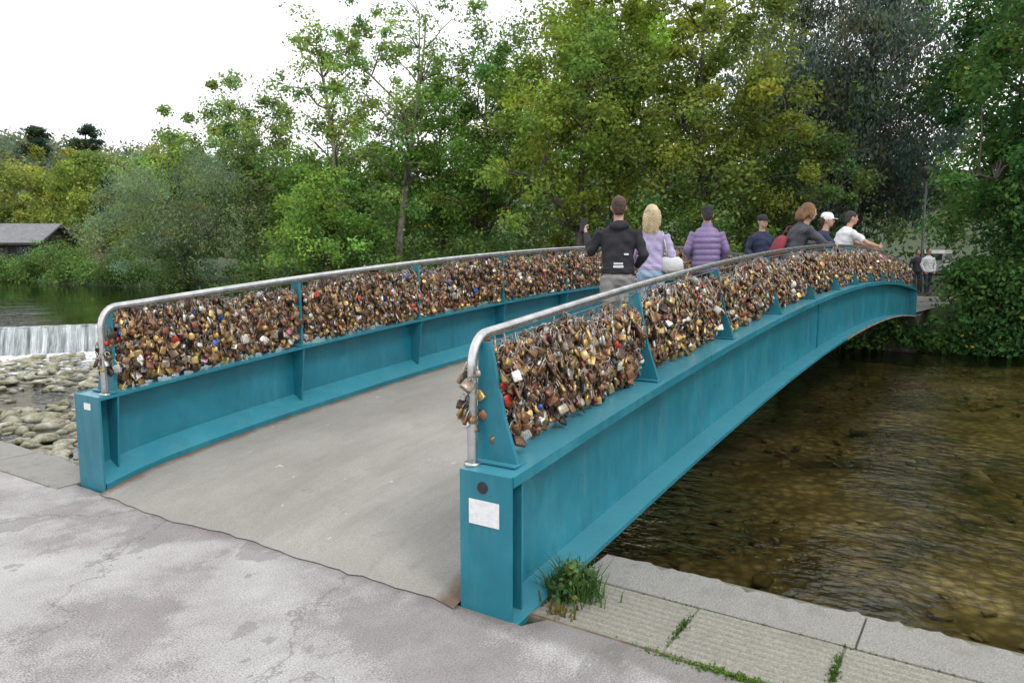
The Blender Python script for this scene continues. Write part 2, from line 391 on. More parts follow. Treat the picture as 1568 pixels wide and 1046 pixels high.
def fence_pos(sg, vis, top):
    out = []
    for i in range(len(stations_fin)-1):
        a, b = stations_fin[i]+.045, stations_fin[i+1]-.045
        dens = 590 if a < 6 else (420 if a < 12 else 250)
        for (dmin, dmax, q) in [(.0, .025, .9), (.025, .06, 1.0), (-.035, 0, .4), (.05, .09, .5)]:
            n = int(dens*(b-a)*q)
            s = R.uniform(a, b, n); u = R.uniform(0, 1, n)
            zt = .66+RISE*(1-(1-2*s/Lb)**2)
            tp = top+.03*np.sin(s*3.1)+.02*np.sin(s*9.7)+R.normal(0, .012, n)
            z = zt + .075 + u*(tp-.075)
            m = 1.15*np.sin(np.clip(u, .05, 1)*math.pi)**.3
            dd = R.uniform(dmin, dmax, n)*np.where(dmin >= 0, m, 1)
            out.append(np.stack([s, sg*(1.60 + vis*dd), z], 1))
    for k in range(24):
        out.append(np.array([[R.uniform(.03, .11), sg*1.55+R.normal(0, .03), R.uniform(.86, 1.14)]]))
    return np.concatenate(out)
locks("love_padlocks", fence_pos(1, -1, .545), 1)
locks("love_padlocks", fence_pos(-1, 1, .525), -1)

# ------------------------------------------------------------------ ground, paving
def sn(x, y, f=1.0, ph=0.0):
    return (np.sin(x*f+1.3*np.sin(y*f*.7+ph)+ph)+np.sin(y*f*1.1+1.7*np.sin(x*f*.6+ph*2)))*.5
def smooth(t): t = np.clip(t, 0, 1); return t*t*(3-2*t)
cx, cy = -2.685, -3.559
def terr(x, y):
    D = np.sqrt((x-cx)**2+(y-cy)**2)
    bank = 20.0 + .35*sn(x*0, y, .35, 1.0)*(np.abs(y) > 4)
    far = smooth((x-bank+.3)/1.6)
    bed = -1.25 + .07*sn(x, y, 1.3) + .04*sn(x, y, 4.1, 2.)
    bar = smooth((9-np.abs(y-9.5))/3)*smooth((x-.3)/1)*smooth((10.5-x)/3)
    bed = bed + .20*bar
    land = .02 + .5*smooth((x-24)/14)*(np.abs(y) > 3) + .25*smooth((x-24)/25)
    land = land + 36*smooth((D-110)/210)*(.85+.15*sn(x, y, .02))*smooth((x+40)/80)
    near = smooth((x-.02)/.12)
    return (-.055)*(1-near) + near*(bed*(1-far)+far*land)
xs = np.concatenate([[-600, -300, -100, -40, -15, -6, -2, -.5, .02, .08, .14, .3], np.arange(.8, 19, .35), np.arange(19, 24, .25), np.arange(24, 50, 2), np.arange(50, 150, 12), np.arange(150, 700, 40)])
ys = np.concatenate([np.arange(-600, -60, 60), np.arange(-60, -20, 6), np.arange(-20, 25, .4), np.arange(25, 70, 1.5), np.arange(70, 200, 12), np.arange(200, 700, 35)])
XX, YY = np.meshgrid(xs, ys, indexing='ij'); ZZ = terr(XX, YY)
V = np.stack([XX, YY, ZZ], -1).reshape(-1, 3); ny = len(ys); nx = len(xs)
ii, jj = np.meshgrid(np.arange(nx-1), np.arange(ny-1), indexing='ij'); b = (ii*ny+jj).ravel()
F = np.stack([b, b+ny, b+ny+1, b+1], 1)
gm, nt, P, N, L = newmat("ground_earth_and_grass")
v = geo_pos(N); sx = N.new("ShaderNodeSeparateXYZ"); L.new(v, sx.inputs[0])
mr = N.new("ShaderNodeMapRange"); mr.inputs[1].default_value = -1.12; mr.inputs[2].default_value = -.95; L.new(sx.outputs["Z"], mr.inputs[0])
n1 = noise(N, L, .7, 10, .7, v); r1 = ramp(N, [(.36, (.05, .055, .022)), (.5, (.26, .225, .115)), (.66, (.48, .43, .26))]); L.new(n1.outputs["Fac"], r1.inputs[0])
vo = N.new("ShaderNodeTexVoronoi"); vo.inputs["Scale"].default_value = 8; L.new(v, vo.inputs["Vector"])
rv = ramp(N, [(.1, 1.2), (.6, .5)]); L.new(vo.outputs["Distance"], rv.inputs[0]); bedc = mix(N, L, 1.0, r1.outputs[0], rv.outputs[0], 'MULTIPLY')
n3 = noise(N, L, .8, 8, .7, v); r3 = ramp(N, [(.35, (.018, .032, .01)), (.65, (.045, .07, .02))]); L.new(n3.outputs["Fac"], r3.inputs[0])
L.new(mix(N, L, mr.outputs[0], bedc, r3.outputs[0]), P.inputs["Base Color"]); P.inputs["Roughness"].default_value = .95
bump(N, L, vo.outputs["Distance"], .6, .05, P)
npmesh("ground", V, F.ravel(), np.arange(len(F))*4, gm, smooth=True)

def sheet(name, poly, z, m):
    return pyd(name, [(x, y, z) for x, y in poly], [tuple(range(len(poly)))], m)
edge = [(-.02+.012*math.sin(y*3.1)+R.normal(0, .006), y) for y in np.linspace(1.9, -1.88, 34)]
poly = [(-80, 90), (-.18, 90), (-.16, 1.95)] + edge + [(.098, -1.95), (.098, -30), (.098, -90), (-80, -90)]
sheet("asphalt_promenade", poly, 0.0, asph)
g = Geo()
g.box(-.02, .9, -60, -1.84, -1.5, -.03); g.box(.03, .30, -1.84, 1.84, -1.5, -.07); g.box(-.3, .25, 1.84, 60, -1.5, -.03)
g.obj("river_wall", wall_m)
paving = empty("riverside_paving")
g = Geo()
def slab(g, x0, x1, y0, y1, z0, z1, lab=0):
    c = .006
    j = [R.normal(0, .003) for _ in range(5)]
    z1 += j[4]*.6
    V = [(x0, y0, z0), (x1, y0, z0), (x1, y1, z0), (x0, y1, z0)]
    V += [(x0+j[0], y0, z1-c), (x1+j[1], y0, z1-c), (x1+j[2], y1, z1-c), (x0+j[3], y1, z1-c)]
    V += [(x0+c, y0+c, z1), (x1-c, y0+c, z1), (x1-c, y1-c, z1), (x0+c, y1-c, z1)]
    F = [(0, 3, 2, 1), (8, 9, 10, 11)]
    for k in range(4):
        k2 = (k+1) % 4; F += [(k, k2, 4+k2, 4+k), (4+k, 4+k2, 8+k2, 8+k)]
    g.add(V, F, lab)
def edge_stone(g, x0, x1, y0, y1, z0, z1, lab):
    n = max(6, int((y1-y0)/.04)); V = []; F = []; m = 7; w1 = 0
    for i in range(n+1):
        y = y0+(y1-y0)*i/n; w1 = .7*w1+R.normal(0, .008); e = w1-(.03*max(0, R.normal(0, .6)) if R.uniform() < .3 else 0); cc = .012+abs(R.normal(0, .010))
        V += [(x0, y, z0), (x0, y, z1-.005), (x0+.006, y, z1), (x1-cc*1.6+e, y, z1+R.normal(0, .001)), (x1-.003+e, y, z1-cc), (x1+e, y, z1-cc-.03), (x1, y, z0)]
    for i in range(n):
        for k in range(m-1): a_ = i*m+k; F.append((a_, a_+m, a_+m+1, a_+1))
    F.append(tuple(range(m))); F.append(tuple(n*m+k for k in range(m-1, -1, -1)))
    g.add(V, F, lab)
y = -1.86
while y > -30:
    slab(g, .108, .566, y-.623, y-.004, -.04, .004, 0); y -= .628
y = -1.86
while y > -30:
    l = R.uniform(1.1, 1.7); edge_stone(g, .574, .93, y-l, y-.006, -.12, .010, 1); y -= l+.004
y = 1.86
while y < 40:
    l = R.uniform(.9, 1.4); edge_stone(g, -.15, .28, y, y+l, -.12, .008, 1); y += l+.006
g.box(.09, .92, -60, -1.85, -.05, -.003, 2); g.box(-.17, .26, 1.85, 60, -.05, -.003, 2)
g.obj("paving_slabs", [slab_m, coping_m, joint_m], paving)
g = Geo(); g.box(.099, .104, -30, -1.86, -.03, .006); g.obj("metal_edging", rust, paving)

g = Geo(); g.box(Lb+.05, 21.5, -1.9, 1.9, -1.5, -.01); g.obj("bridge_abutment", wall_m)
sheet("far_path", [(Lb+.02, 1.7), (Lb+.02, -1.7), (26, -2.6), (60, -7), (60, 3), (27, 2.2)], .035, asph)

# ------------------------------------------------------------------ water
def water(name, tint, sc, st, dist, lo=.15):
    m = bpy.data.materials.new(name); m.use_nodes = True; N = m.node_tree.nodes; L = m.node_tree.links; N.remove(N["Principled BSDF"])
    v = geo_pos(N)
    n1 = noise(N, L, sc, 3, .6, mapping(N, L, v, (1.0, .5, 1), (0, 0, .5)))
    n2 = noise(N, L, .3, 2, .5, v); r2 = ramp(N, [(.4, lo), (.6, 1.0)]); L.new(n2.outputs["Fac"], r2.inputs[0])
    mu = math_(N, L, 'MULTIPLY', n1.outputs["Fac"], r2.outputs[0])
    b = bump(N, L, mu, st, dist, None)
    tr = N.new("ShaderNodeBsdfTransparent"); tr.inputs[0].default_value = (*tint, 1)
    g = N.new("ShaderNodeBsdfGlossy"); g.inputs["Roughness"].default_value = .02; g.inputs[0].default_value = (.95, .97, .97, 1)
    fr = N.new("ShaderNodeFresnel"); fr.inputs[0].default_value = 1.34
    L.new(b.outputs[0], g.inputs["Normal"]); L.new(b.outputs[0], fr.inputs["Normal"])
    mx = N.new("ShaderNodeMixShader"); L.new(fr.outputs[0], mx.inputs[0]); L.new(tr.outputs[0], mx.inputs[1]); L.new(g.outputs[0], mx.inputs[2])
    L.new(mx.outputs[0], N["Material Output"].inputs[0]); return m
ZU, ZD = -.35, -.95
W0 = np.array((-.8, 22.1)); W1 = np.array((20.8, 9.4)); wd = (W1-W0)/np.linalg.norm(W1-W0); wn = np.array((wd[1], -wd[0]))
if wn[1] > 0: wn = -wn
f0 = W0+wn*1.0; f1 = W1+wn*1.0
wat_d = water("river_water_shallow", (.66, .61, .43), 7.0, 1.0, .09, .12)
wat_u = water("river_water_deep", (.22, .26, .16), 3.0, .6, .03)
river = empty("river")
o = sheet("water_downstream", [tuple(f0), (-.1, f0[1]-.5), (-.1, -200), (23, -200), (23, f1[1]), tuple(f1)], ZD, wat_d); o.parent = river
o = sheet("water_upstream", [tuple(W0), tuple(W1), (25, W1[1]), (25, 420), (-8, 420), (-8, W0[1])], ZU, wat_u); o.parent = river
wm, nt, P, N, L = newmat("white_water")
v = geo_pos(N); vm = mapping(N, L, v, (1, 1, 1), (0, 0, math.atan2(-wd[1], wd[0])))
vm2 = mapping(N, L, vm, (9, .5, .5)); n = noise(N, L, 1.0, 8, .75, vm2); r = ramp(N, [(.38, (.06, .07, .065)), (.52, (.3, .33, .34)), (.68, (.72, .74, .76))]); L.new(n.outputs["Fac"], r.inputs[0])
L.new(r.outputs[0], P.inputs["Base Color"]); P.inputs["Roughness"].default_value = .3; bump(N, L, n.outputs["Fac"], .8, .05, P)
V = []; F = []
prof = [(-.9, ZU-.01), (-.3, ZU+.004), (0, ZU), (.15, ZU-.06), (.35, ZU-.22), (.6, ZU-.42), (.85, ZD+.04), (1.3, ZD-.03)]
nW = 200
for i in range(nW):
    q = W0+(W1-W0)*i/(nW-1)
    for (d_, z_) in prof: 
        w_ = q+wn*(d_+.04*math.sin(i*1.7)+R.normal(0, .02)*(d_ > 0)); V.append((w_[0], w_[1], z_+R.normal(0, .012)*(d_ > .1)))
for i in range(nW-1):
    for k in range(len(prof)-1): a_ = i*len(prof)+k; F.append((a_, a_+1, a_+len(prof)+1, a_+len(prof)))
pyd("weir", V, F, wm, None, True)
fm = bpy.data.materials.new("foam"); fm.use_nodes = True; N = fm.node_tree.nodes; L = fm.node_tree.links
P = N["Principled BSDF"]; P.inputs["Base Color"].default_value = (.7, .74, .76, 1); P.inputs["Roughness"].default_value = .6
v = geo_pos(N); n = noise(N, L, 2.2, 8, .75, v)
dt = N.new("ShaderNodeVectorMath"); dt.operation = 'DOT_PRODUCT'; dt.inputs[1].default_value = (wn[0], wn[1], 0); L.new(v, dt.inputs[0])
mr = N.new("ShaderNodeMapRange"); dd0 = float(np.dot(W0, wn)); mr.inputs[1].default_value = dd0+.8; mr.inputs[2].default_value = dd0+6; mr.inputs[3].default_value = .22; mr.inputs[4].default_value = -.10
L.new(dt.outputs["Value"], mr.inputs[0]); ad = math_(N, L, 'ADD', n.outputs["Fac"], mr.outputs[0])
r = ramp(N, [(.52, 0.0), (.64, 1.0)]); L.new(ad, r.inputs[0]); L.new(r.outputs[0], P.inputs["Alpha"])
o = sheet("foam", [tuple(W0+wn*.9), tuple(W0+wn*9), tuple(W1+wn*9), tuple(W1+wn*.9)], ZD+.012, fm); o.parent = river
stone_m, nt, P, N, L = newmat("river_stone")
v = geo_pos(N); n = noise(N, L, 3.2, 8, .75, v); r = ramp(N, [(.36, (.10, .11, .045)), (.48, (.27, .255, .17)), (.64, (.52, .50, .44))]); L.new(n.outputs["Fac"], r.inputs[0])
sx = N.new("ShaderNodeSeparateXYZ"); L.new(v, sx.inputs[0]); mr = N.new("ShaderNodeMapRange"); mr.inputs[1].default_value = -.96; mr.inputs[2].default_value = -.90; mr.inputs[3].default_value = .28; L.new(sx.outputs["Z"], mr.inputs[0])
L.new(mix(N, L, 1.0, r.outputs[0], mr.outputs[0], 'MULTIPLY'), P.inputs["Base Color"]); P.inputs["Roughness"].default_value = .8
n2 = noise(N, L, 25, 4, .7, v); bump(N, L, n2.outputs["Fac"], .7, .02, P)
bm = bmesh.new(); bmesh.ops.create_icosphere(bm, subdivisions=2, radius=1); T = np.array([v.co[:] for v in bm.verts]); TF = np.array([[v.index for v in f.verts] for f in bm.faces]); bm.free()
Vs = []; Fs = []; o_ = 0
def put_stone(x, y, z, r):
    global o_
    n = T.copy()
    for _ in range(9):
        dd = R.normal(0, 1, 3); dd /= np.linalg.norm(dd); k = R.uniform(.35, .8); pr = n@dd; n -= np.outer(np.maximum(pr-k, 0), dd)
    n = n*np.array((r*R.uniform(.8, 1.7), r*R.uniform(.7, 1.1), r*R.uniform(.4, .8)))
    a = R.uniform(0, 6.28); c, s = math.cos(a), math.sin(a); n = np.stack([n[:, 0]*c-n[:, 1]*s, n[:, 0]*s+n[:, 1]*c, n[:, 2]], 1)
    Vs.append(n+np.array((x, y, z))); Fs.append(TF+o_); o_ += len(T)
for k in range(7000):
    x = R.uniform(.5, 13); y = R.uniform(2.6, 19)
    if (y - (22.1-.8*.59-.588*x)) > -2.0: continue
    dens = .5+.5*math.sin(x*1.1+1.5*math.sin(y*.6)+.6)
    if R.uniform() > .10+1.0*dens: continue
    put_stone(x, y, ZD+R.uniform(-.08, .035), R.uniform(.05, .18)*(1.5 if R.uniform() < .10 else 1))
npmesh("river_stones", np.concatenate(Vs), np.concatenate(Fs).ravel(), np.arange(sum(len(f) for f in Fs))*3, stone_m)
Vs = []; Fs = []; o_ = 0
for k in range(2600):
    put_stone(R.uniform(1.0, 19.5), R.uniform(-22, 1), -1.24, R.uniform(.02, .09)*(2 if R.uniform() < .05 else 1))
npmesh("riverbed_pebbles", np.concatenate(Vs), np.concatenate(Fs).ravel(), np.arange(sum(len(f) for f in Fs))*3, simple("pebble_brown", (.10, .09, .045), (.36, .32, .21), 3, .9))

# ------------------------------------------------------------------ foliage
def unit(n): 
    d = R.normal(0, 1, (n, 3)); return d/np.linalg.norm(d, axis=1, keepdims=True)
GAIN = 1.85
def leaves(C, rc, per, size, base, droop=0.0, sq=.7, var=.25, shell=.45, lw=None):
    n = len(C)*per
    d = unit(n); cc = np.repeat(C, per, 0); r = np.repeat(rc, per)
    ax = R.uniform(.65, 1.4, (len(C), 3)); axr = np.repeat(ax, per, 0)
    rad = R.uniform(0, 1, n)**shell
    pos = cc + d*axr*(rad*r)[:, None]*np.array((1, 1, sq)) + R.normal(0, .16, (n, 3))*r[:, None]
    if droop: pos[:, 2] -= droop*R.uniform(0, 1, n)*r
    nr = d*.7+np.array((0, 0, .45))+unit(n)*.8; nr /= np.linalg.norm(nr, axis=1, keepdims=True)
    a = unit(n)*(1-.8*min(1, droop)) + np.array((0, 0, -1.0))*min(1, droop)*1.2; a = a - nr*np.sum(a*nr, 1, keepdims=True)*(1 if not droop else .2)
    a /= np.linalg.norm(a, axis=1, keepdims=True)+1e-9
    bb = np.cross(nr, a); bb /= np.linalg.norm(bb, axis=1, keepdims=True)+1e-9
    s = size*R.uniform(.6, 1.35, n); w = s*(lw or (.62 if not droop else .26))
    V = np.stack([pos-a*s[:, None]*.5, pos+bb*w[:, None]*.5+a*s[:, None]*.05, pos+a*s[:, None]*.5, pos-bb*w[:, None]*.5+a*s[:, None]*.05], 1)
    lum = R.uniform(1-var, 1+var, len(C))*(1+.25*np.sin(C[:, 0]*1.1+C[:, 2]*.9)*np.cos(C[:, 1]*.8+C[:, 2]*1.3))
    hue = R.normal(0, 1, len(C)); tn = np.stack([1+.09*hue, 1+0*hue, 1-.10*hue], 1)
    ct = np.repeat(lum[:, None]*tn, per, 0)
    colr = np.array(base)*GAIN*ct*R.uniform(.7, 1.3, (n, 1))
    yl = R.uniform(0, 1, n) < .02; colr[yl] = np.array((.40, .36, .06))*R.uniform(.6, 1.1, (yl.sum(), 1))
    return V.reshape(-1, 3), np.repeat(np.clip(colr, 0, .8), 4, 0)
def make_tree(name, x, y, z0, h, r, cb, colr, ncl, nleaf, leaf=.15, droop=0, rcf=.22, seed=1, lean=(0, 0), pale=False, trunks=1, ry=None, sq=.7, lw=None, taper=.25, shell=.45):
    ry = ry or r
    rg = np.random.default_rng(seed)
    zc = h*(cb+1)/2; rz = h*(1-cb)/2
    d = rg.normal(0, 1, (ncl, 3)); d /= np.linalg.norm(d, axis=1, keepdims=True)
    rad = rg.uniform(.08, 1, ncl)**.42
    lob = 1+.28*np.sin(3*np.arctan2(d[:, 1], d[:, 0])+seed)*np.cos(2.3*d[:, 2]*2+seed*1.7)+rg.normal(0, .09, ncl)
    lob = np.clip(lob, .5, 1.2)
    C = d*rad[:, None]*lob[:, None]*np.array((r, ry, rz)) + np.array((0, 0, zc))
    kz = np.clip((C[:, 2]-zc)/rz, 0, 1); C[:, :2] *= (1-taper*kz**2)[:, None]
    C[:, 0] += lean[0]*C[:, 2]/h; C[:, 1] += lean[1]*C[:, 2]/h
    rc = r*rcf*rg.uniform(.5, 1.5, ncl)
    V = []; F = []
    def addt(v, f):
        o = len(V); V.extend(v); F.extend([tuple(i+o for i in q) for q in f])
    limbs = []
    for tk in range(trunks):
        ang = rg.uniform(0, 6.28); sp = (0 if trunks == 1 else .10*h)
        top = np.array((lean[0]*.85+sp*math.cos(ang+tk*3.1), lean[1]*.85+sp*math.sin(ang+tk*3.1), h*.86))
        pts = []
        for i in range(9):
            t = i/8; w = np.array((math.sin(t*5+seed+tk), math.cos(t*4+seed*2+tk), 0))*.018*h*t
            pts.append(np.array((0, 0, -.3))+(top-np.array((0, 0, -.3)))*np.array((t**1.2, t**1.2, t))+w)
        tr = .017*h/(trunks**.5)
        addt(*tube(pts, [tr*(1.35 if i == 0 else 1)*(1-.85*i/8) for i in range(9)], 8)); limbs.append((pts, [tr*(1-.85*i/8) for i in range(9)]))
    order = np.argsort(-np.linalg.norm(C[:, :2], axis=1)); K = min(9, ncl)
    main = [order[int(i*ncl*.5/K)] for i in range(K)]
    def connect(c, thick, seg):
        best = None
        for pts, rr_ in limbs:
            for i, q in enumerate(pts):
                if q[2] < h*.14: continue
                dz = c[2]-q[2]; hd = math.hypot(c[0]-q[0], c[1]-q[1])
                cost = hd + abs(dz - .6*hd)*.8 + (2*max(0, -dz) if not droop else 0)
                if best is None or cost < best[0]: best = (cost, q, rr_[i])
        q, r0 = best[1], best[2]; r0 = min(thick, r0*.75)
        pts = []
        ln = np.linalg.norm(c-q)
        for i in range(seg):
            t = i/(seg-1); w = rg.normal(0, .03, 3)*ln*(0 < i < seg-1); pts.append(q+(c-q)*t+w+np.array((0, 0, .12*ln*math.sin(t*math.pi))))
        rd = [r0*(1-.8*i/(seg-1)) for i in range(seg)]
        addt(*tube(pts, rd, 5)); return pts, rd
    for m_ in main: limbs.append(connect(C[m_], .009*h, 6))
    for i in range(ncl):
        if i not in main: connect(C[i], .0035*h, 4)
    V = np.array(V)
    per = int(nleaf/ncl)
    LV, LC = leaves(C, rc, per, leaf, colr, droop, sq, lw=lw, shell=shell)
    fl = [i for q in F for i in q]; ln = np.array([len(q) for q in F]); nb = len(V)
    st = np.concatenate([[0], np.cumsum(ln)[:-1]]); nl = len(LV)//4
    loops = np.concatenate([np.array(fl), np.arange(len(LV))+nb]); starts = np.concatenate([st, len(fl)+np.arange(nl)*4])
    midx = np.concatenate([np.zeros(len(F)), np.ones(nl)])
    AV = np.concatenate([V, LV])+np.array((x, y, z0)); AC = np.concatenate([np.full((nb, 3), .1), LC])
    return npmesh(name, AV, loops, starts, [bark_pale if pale else bark, leaf_m], AC, midx=midx)
MG = (.085, .15, .034)
def T_(name, X, Y, top, r, cb, colr, ncl, nleaf, **k):
    x, y = W(X, Y); make_tree(name, x, y, .1, top, r, cb, colr, ncl, nleaf, **k)
T_("lime_tree", 2.6, 28.3, 11.2, 3.6, .08, (.13, .18, .034), 130, 36000, seed=3, rcf=.17)
T_("lime_tree", 6.9, 27.8, 12.4, 3.9, .08, (.12, .155, .034), 130, 36000, seed=5, rcf=.17)
T_("maple_tree", 4.4, 33.0, 16.5, 4.8, .25, (.18, .25, .036), 120, 34000, seed=8, leaf=.19, rcf=.17)
T_("alder_tree", -1.2, 34.6, 11.4, 3.2, .10, MG, 100, 27000, seed=12)
T_("ash_tree", -5.4, 35.5, 14.4, 3.6, .30, (.14, .21, .06), 105, 13000, seed=16, rcf=.19, pale=True, trunks=2, leaf=.16, taper=.1, shell=.8)
T_("ash_tree", -7.6, 34.8, 12.4, 2.4, .38, (.14, .21, .055), 54, 5000, seed=17, rcf=.24, pale=True, leaf=.16, lean=(-.4, 1.2), shell=.8)
T_("alder_tree", -3.6, 38.5, 9.6, 3.2, .1, (.10, .17, .035), 80, 21000, seed=21, leaf=.19)
T_("alder_tree", -15.2, 43.5, 11.2, 3.8, .15, (.13, .185, .06), 110, 22000, seed=23, leaf=.2, pale=True, rcf=.2, shell=.7)
T_("alder_tree", -9.8, 41.0, 8.6, 3.4, .1, MG, 80, 19000, seed=24, leaf=.2)
T_("birch_tree", -24.4, 54.8, 11.6, 2.6, .28, (.15, .22, .045), 50, 11000, seed=27, leaf=.22, rcf=.3, shell=.7)
T_("willow_tree", -17.0, 39.0, 6.8, 4.3, .0, (.12, .165, .085), 110, 33000, seed=31, leaf=.17, droop=.35, lw=.3)
T_("sycamore_tree", -40.0, 66, 10.6, 4.6, .10, (.16, .185, .04), 80, 19000, seed=33, leaf=.25)
T_("sycamore_tree", -33.5, 62, 9.6, 4.0, .05, (.13, .18, .04), 80, 19000, seed=35, leaf=.25)
T_("sycamore_tree", -46.0, 64, 14.0, 3.8, .12, (.10, .145, .055), 60, 13000, seed=36, leaf=.25)
T_("hazel_tree", -8.0, 32.6, 5.2, 2.5, .12, (.14, .235, .05), 80, 15000, seed=39, leaf=.15, shell=.6)
T_("grey_willow_tree", 16.8, 37.0, 17.0, 4.9, .10, (.095, .122, .092), 170, 54000, seed=41, leaf=.24, droop=.6, sq=1.2, lw=.36)
T_("grey_willow_tree", 14.4, 39.5, 15.0, 3.8, .10, (.095, .122, .092), 100, 27000, seed=42, leaf=.25, droop=.6, sq=1.2, lw=.36)
T_("beech_tree", 14.2, 20.2, 12.5, 2.8, -.06, (.052, .105, .028), 130, 38000, seed=43, leaf=.14)
T_("beech_tree", 16.2, 17.2, 13.0, 3.6, -.06, (.040, .085, .025), 120, 34000, seed=44, leaf=.14)
T_("beech_tree", 20.6, 30.0, 16.0, 4.2, .12, (.040, .085, .028), 110, 28000, seed=46, leaf=.2)
T_("elder_tree", 10.8, 29.5, 6.8, 2.6, .0, (.06, .10, .032), 60, 16000, seed=48, leaf=.15)
def mass(name, C, rc, per, size, colr, var=.3, sq=.8):
    LV, LC = leaves(C, rc, per, size, colr, 0, sq, var)
    nl = len(LV)//4
    return npmesh(name, LV, np.arange(len(LV)), np.arange(nl)*4, leaf_m, LC)
C = []; rc = []
for k in range(560):
    y = R.uniform(-4, 62); x = 20.5+abs(R.normal(0, 1.5)); 
    if abs(y) < 2.8: continue
    hmax = 2.6+1.6*math.sin(y*.45)+1.0*math.sin(y*1.1+1)
    if y > 36: hmax *= .45
    C.append((x, y, R.uniform(-.5, 1)*max(.6, hmax)*.9+.2)); rc.append(R.uniform(.45, .95))
C = np.array(C); C[:, 2] = np.maximum(C[:, 2], -.25); mass("riverbank_shrubs", C, np.array(rc), 150, .15, (.07, .12, .034), .45)
C = []; rc = []
for k in range(450):
    y = -2.5-abs(R.normal(0, 1))*7-.2; z = R.uniform(-.85, 3.6); x = 19.8+R.uniform(0, 3.5)-.45*max(0, 1.6-abs(z-.8))
    if y > -4.2: x = max(x, 19.9); z = min(z, 1.0)
    C.append((x, y, z)); rc.append(R.uniform(.35, .8))
for k in range(60): C.append((R.uniform(19.3, 20.0), R.uniform(-14, -2.3), R.uniform(-.85, -.3))); rc.append(R.uniform(.3, .5))
for k in range(40): C.append((R.uniform(18.9, 19.2), R.uniform(-2.4, 1.6), R.uniform(-.9, -.15))); rc.append(R.uniform(.18, .32))
for k in range(90):
    C.append((R.uniform(23, 33), R.uniform(-7.5, -3.8), R.uniform(.2, 3.2))); rc.append(R.uniform(.6, .95))
mass("overhanging_thicket", np.array(C), np.array(rc), 175, .13, (.042, .09, .026), .4)
C = []; rc = []
for k in range(950):
    y = R.uniform(-45, 42); x = R.uniform(33, 50)
    hm = 10.5 if y < 22 else 10.5-(y-22)*.30
    if -9 < y < 1: 
        if R.uniform() < .4: continue
        C.append((x+14, y, R.uniform(2.2, 14))); rc.append(1.5); continue
    C.append((x, y, R.uniform(0, 1)*hm)); rc.append(R.uniform(.9, 1.8))
mass("woodland", np.array(C), np.array(rc), 82, .34, (.06, .10, .032), .4)
C = []; rc = []
while len(C) < 2400:
    a = R.uniform(math.radians(20), math.radians(95)); D = R.uniform(95, 330)
    x = cx+D*math.cos(a); y = cy+D*math.sin(a)
    if x < 24: continue
    z = float(terr(np.array([x]), np.array([y]))[0])
    big = D/170.; C.append((x, y, z+R.uniform(.3, 2.5))); rc.append(1.9*big+R.uniform(0, 1.2))
mass("distant_trees", np.array(C), np.array(rc), 38, 1.3, (.10, .125, .075), .3)
def pine(X, Y, z, h):
    x, y = W(X, Y); rg = np.random.default_rng(int(-X))
    C = []; rc = []
    for k in range(18): 
        t = rg.uniform(.55, 1); C.append((x+rg.normal(0, 2.0*(1.25-t)+.5), y+rg.normal(0, 2.0*(1.25-t)+.5), z+h*t)); rc.append(rg.uniform(1.2, 2.2))
    LV, LC = leaves(np.array(C), np.array(rc), 220, .6, (.03, .05, .028), 0, .45)
    v, f = tube([(x, y, z-6), (x, y, z+h*.5), (x+.3, y, z+h*.95)], [.5, .35, .1], 6); nb = len(v)
    fl = [i for q in f for i in q]; st = np.concatenate([[0], np.cumsum([len(q) for q in f])[:-1]]); nl = len(LV)//4
    npmesh("pine_tree", np.concatenate([np.array(v), LV]), np.concatenate([fl, np.arange(len(LV))+nb]), np.concatenate([st, len(fl)+np.arange(nl)*4]), [bark, leaf_m],
           np.concatenate([np.full((nb, 3), .1), LC]), midx=np.concatenate([np.zeros(len(f)), np.ones(nl)]))
pine(-123, 200, 19, 14.0); pine(-111, 200, 20, 14)
def tuft(name, x, y, n, h, r, c=(.07, .14, .03), ry=None, z=0):
    V = []; F = []; Cc = []; ry = ry or r
    for k in range(n):
        bx, by = x+R.normal(0, r*.4), y+R.normal(0, ry*.5); a = R.uniform(0, 6.28); hh = h*R.uniform(.4, 1.1); ln = R.uniform(.2, .8)*hh; w = R.uniform(.003, .008)
        dx, dy = math.cos(a), math.sin(a); o = len(V)
        for t in (0, .5, 1):
            px, py, pz = bx+dx*ln*t*t, by+dy*ln*t*t, z+hh*(t-.25*t*t)
            V += [(px-dy*w*(1.05-t), py+dx*w*(1.05-t), pz), (px+dy*w*(1.05-t), py-dx*w*(1.05-t), pz)]
        F += [(o, o+1, o+3, o+2), (o+2, o+3, o+5, o+4)]; Cc += [np.array(c)*R.uniform(.6, 1.5)]*6
    F = np.array(F); npmesh(name, np.array(V), F.ravel(), np.arange(len(F))*4, leaf_m, np.array(Cc))
tuft("weed_plant", .38, -1.93, 420, .20, .14, (.09, .17, .05))
LVw, LCw = leaves(np.array([(.36, -1.94, .08), (.44, -1.95, .05), (.30, -1.92, .06), (.38, -1.92, .13)]), np.array([.09, .08, .07, .06]), 90, .035, (.065, .115, .045), 0, .9)
npmesh("weed_plant", LVw, np.arange(len(LVw)), np.arange(len(LVw)//4)*4, leaf_m, LCw)
tuft("weed_plant", .17, -1.97, 60, .07, .09, (.20, .17, .04))
tuft("grass_tuft", .095, -2.75, 420, .022, .03, (.12, .22, .04), .30); tuft("grass_tuft", .10, -3.15, 600, .028, .04, (.12, .22, .04), .35)
tuft("grass_tuft", .35, -2.487, 90, .03, .14, ry=.02); tuft("grass_tuft", .35, -3.115, 110, .03, .16, ry=.02); tuft("grass_tuft", .57, -2.9, 120, .014, .02, (.10, .15, .04), .8)

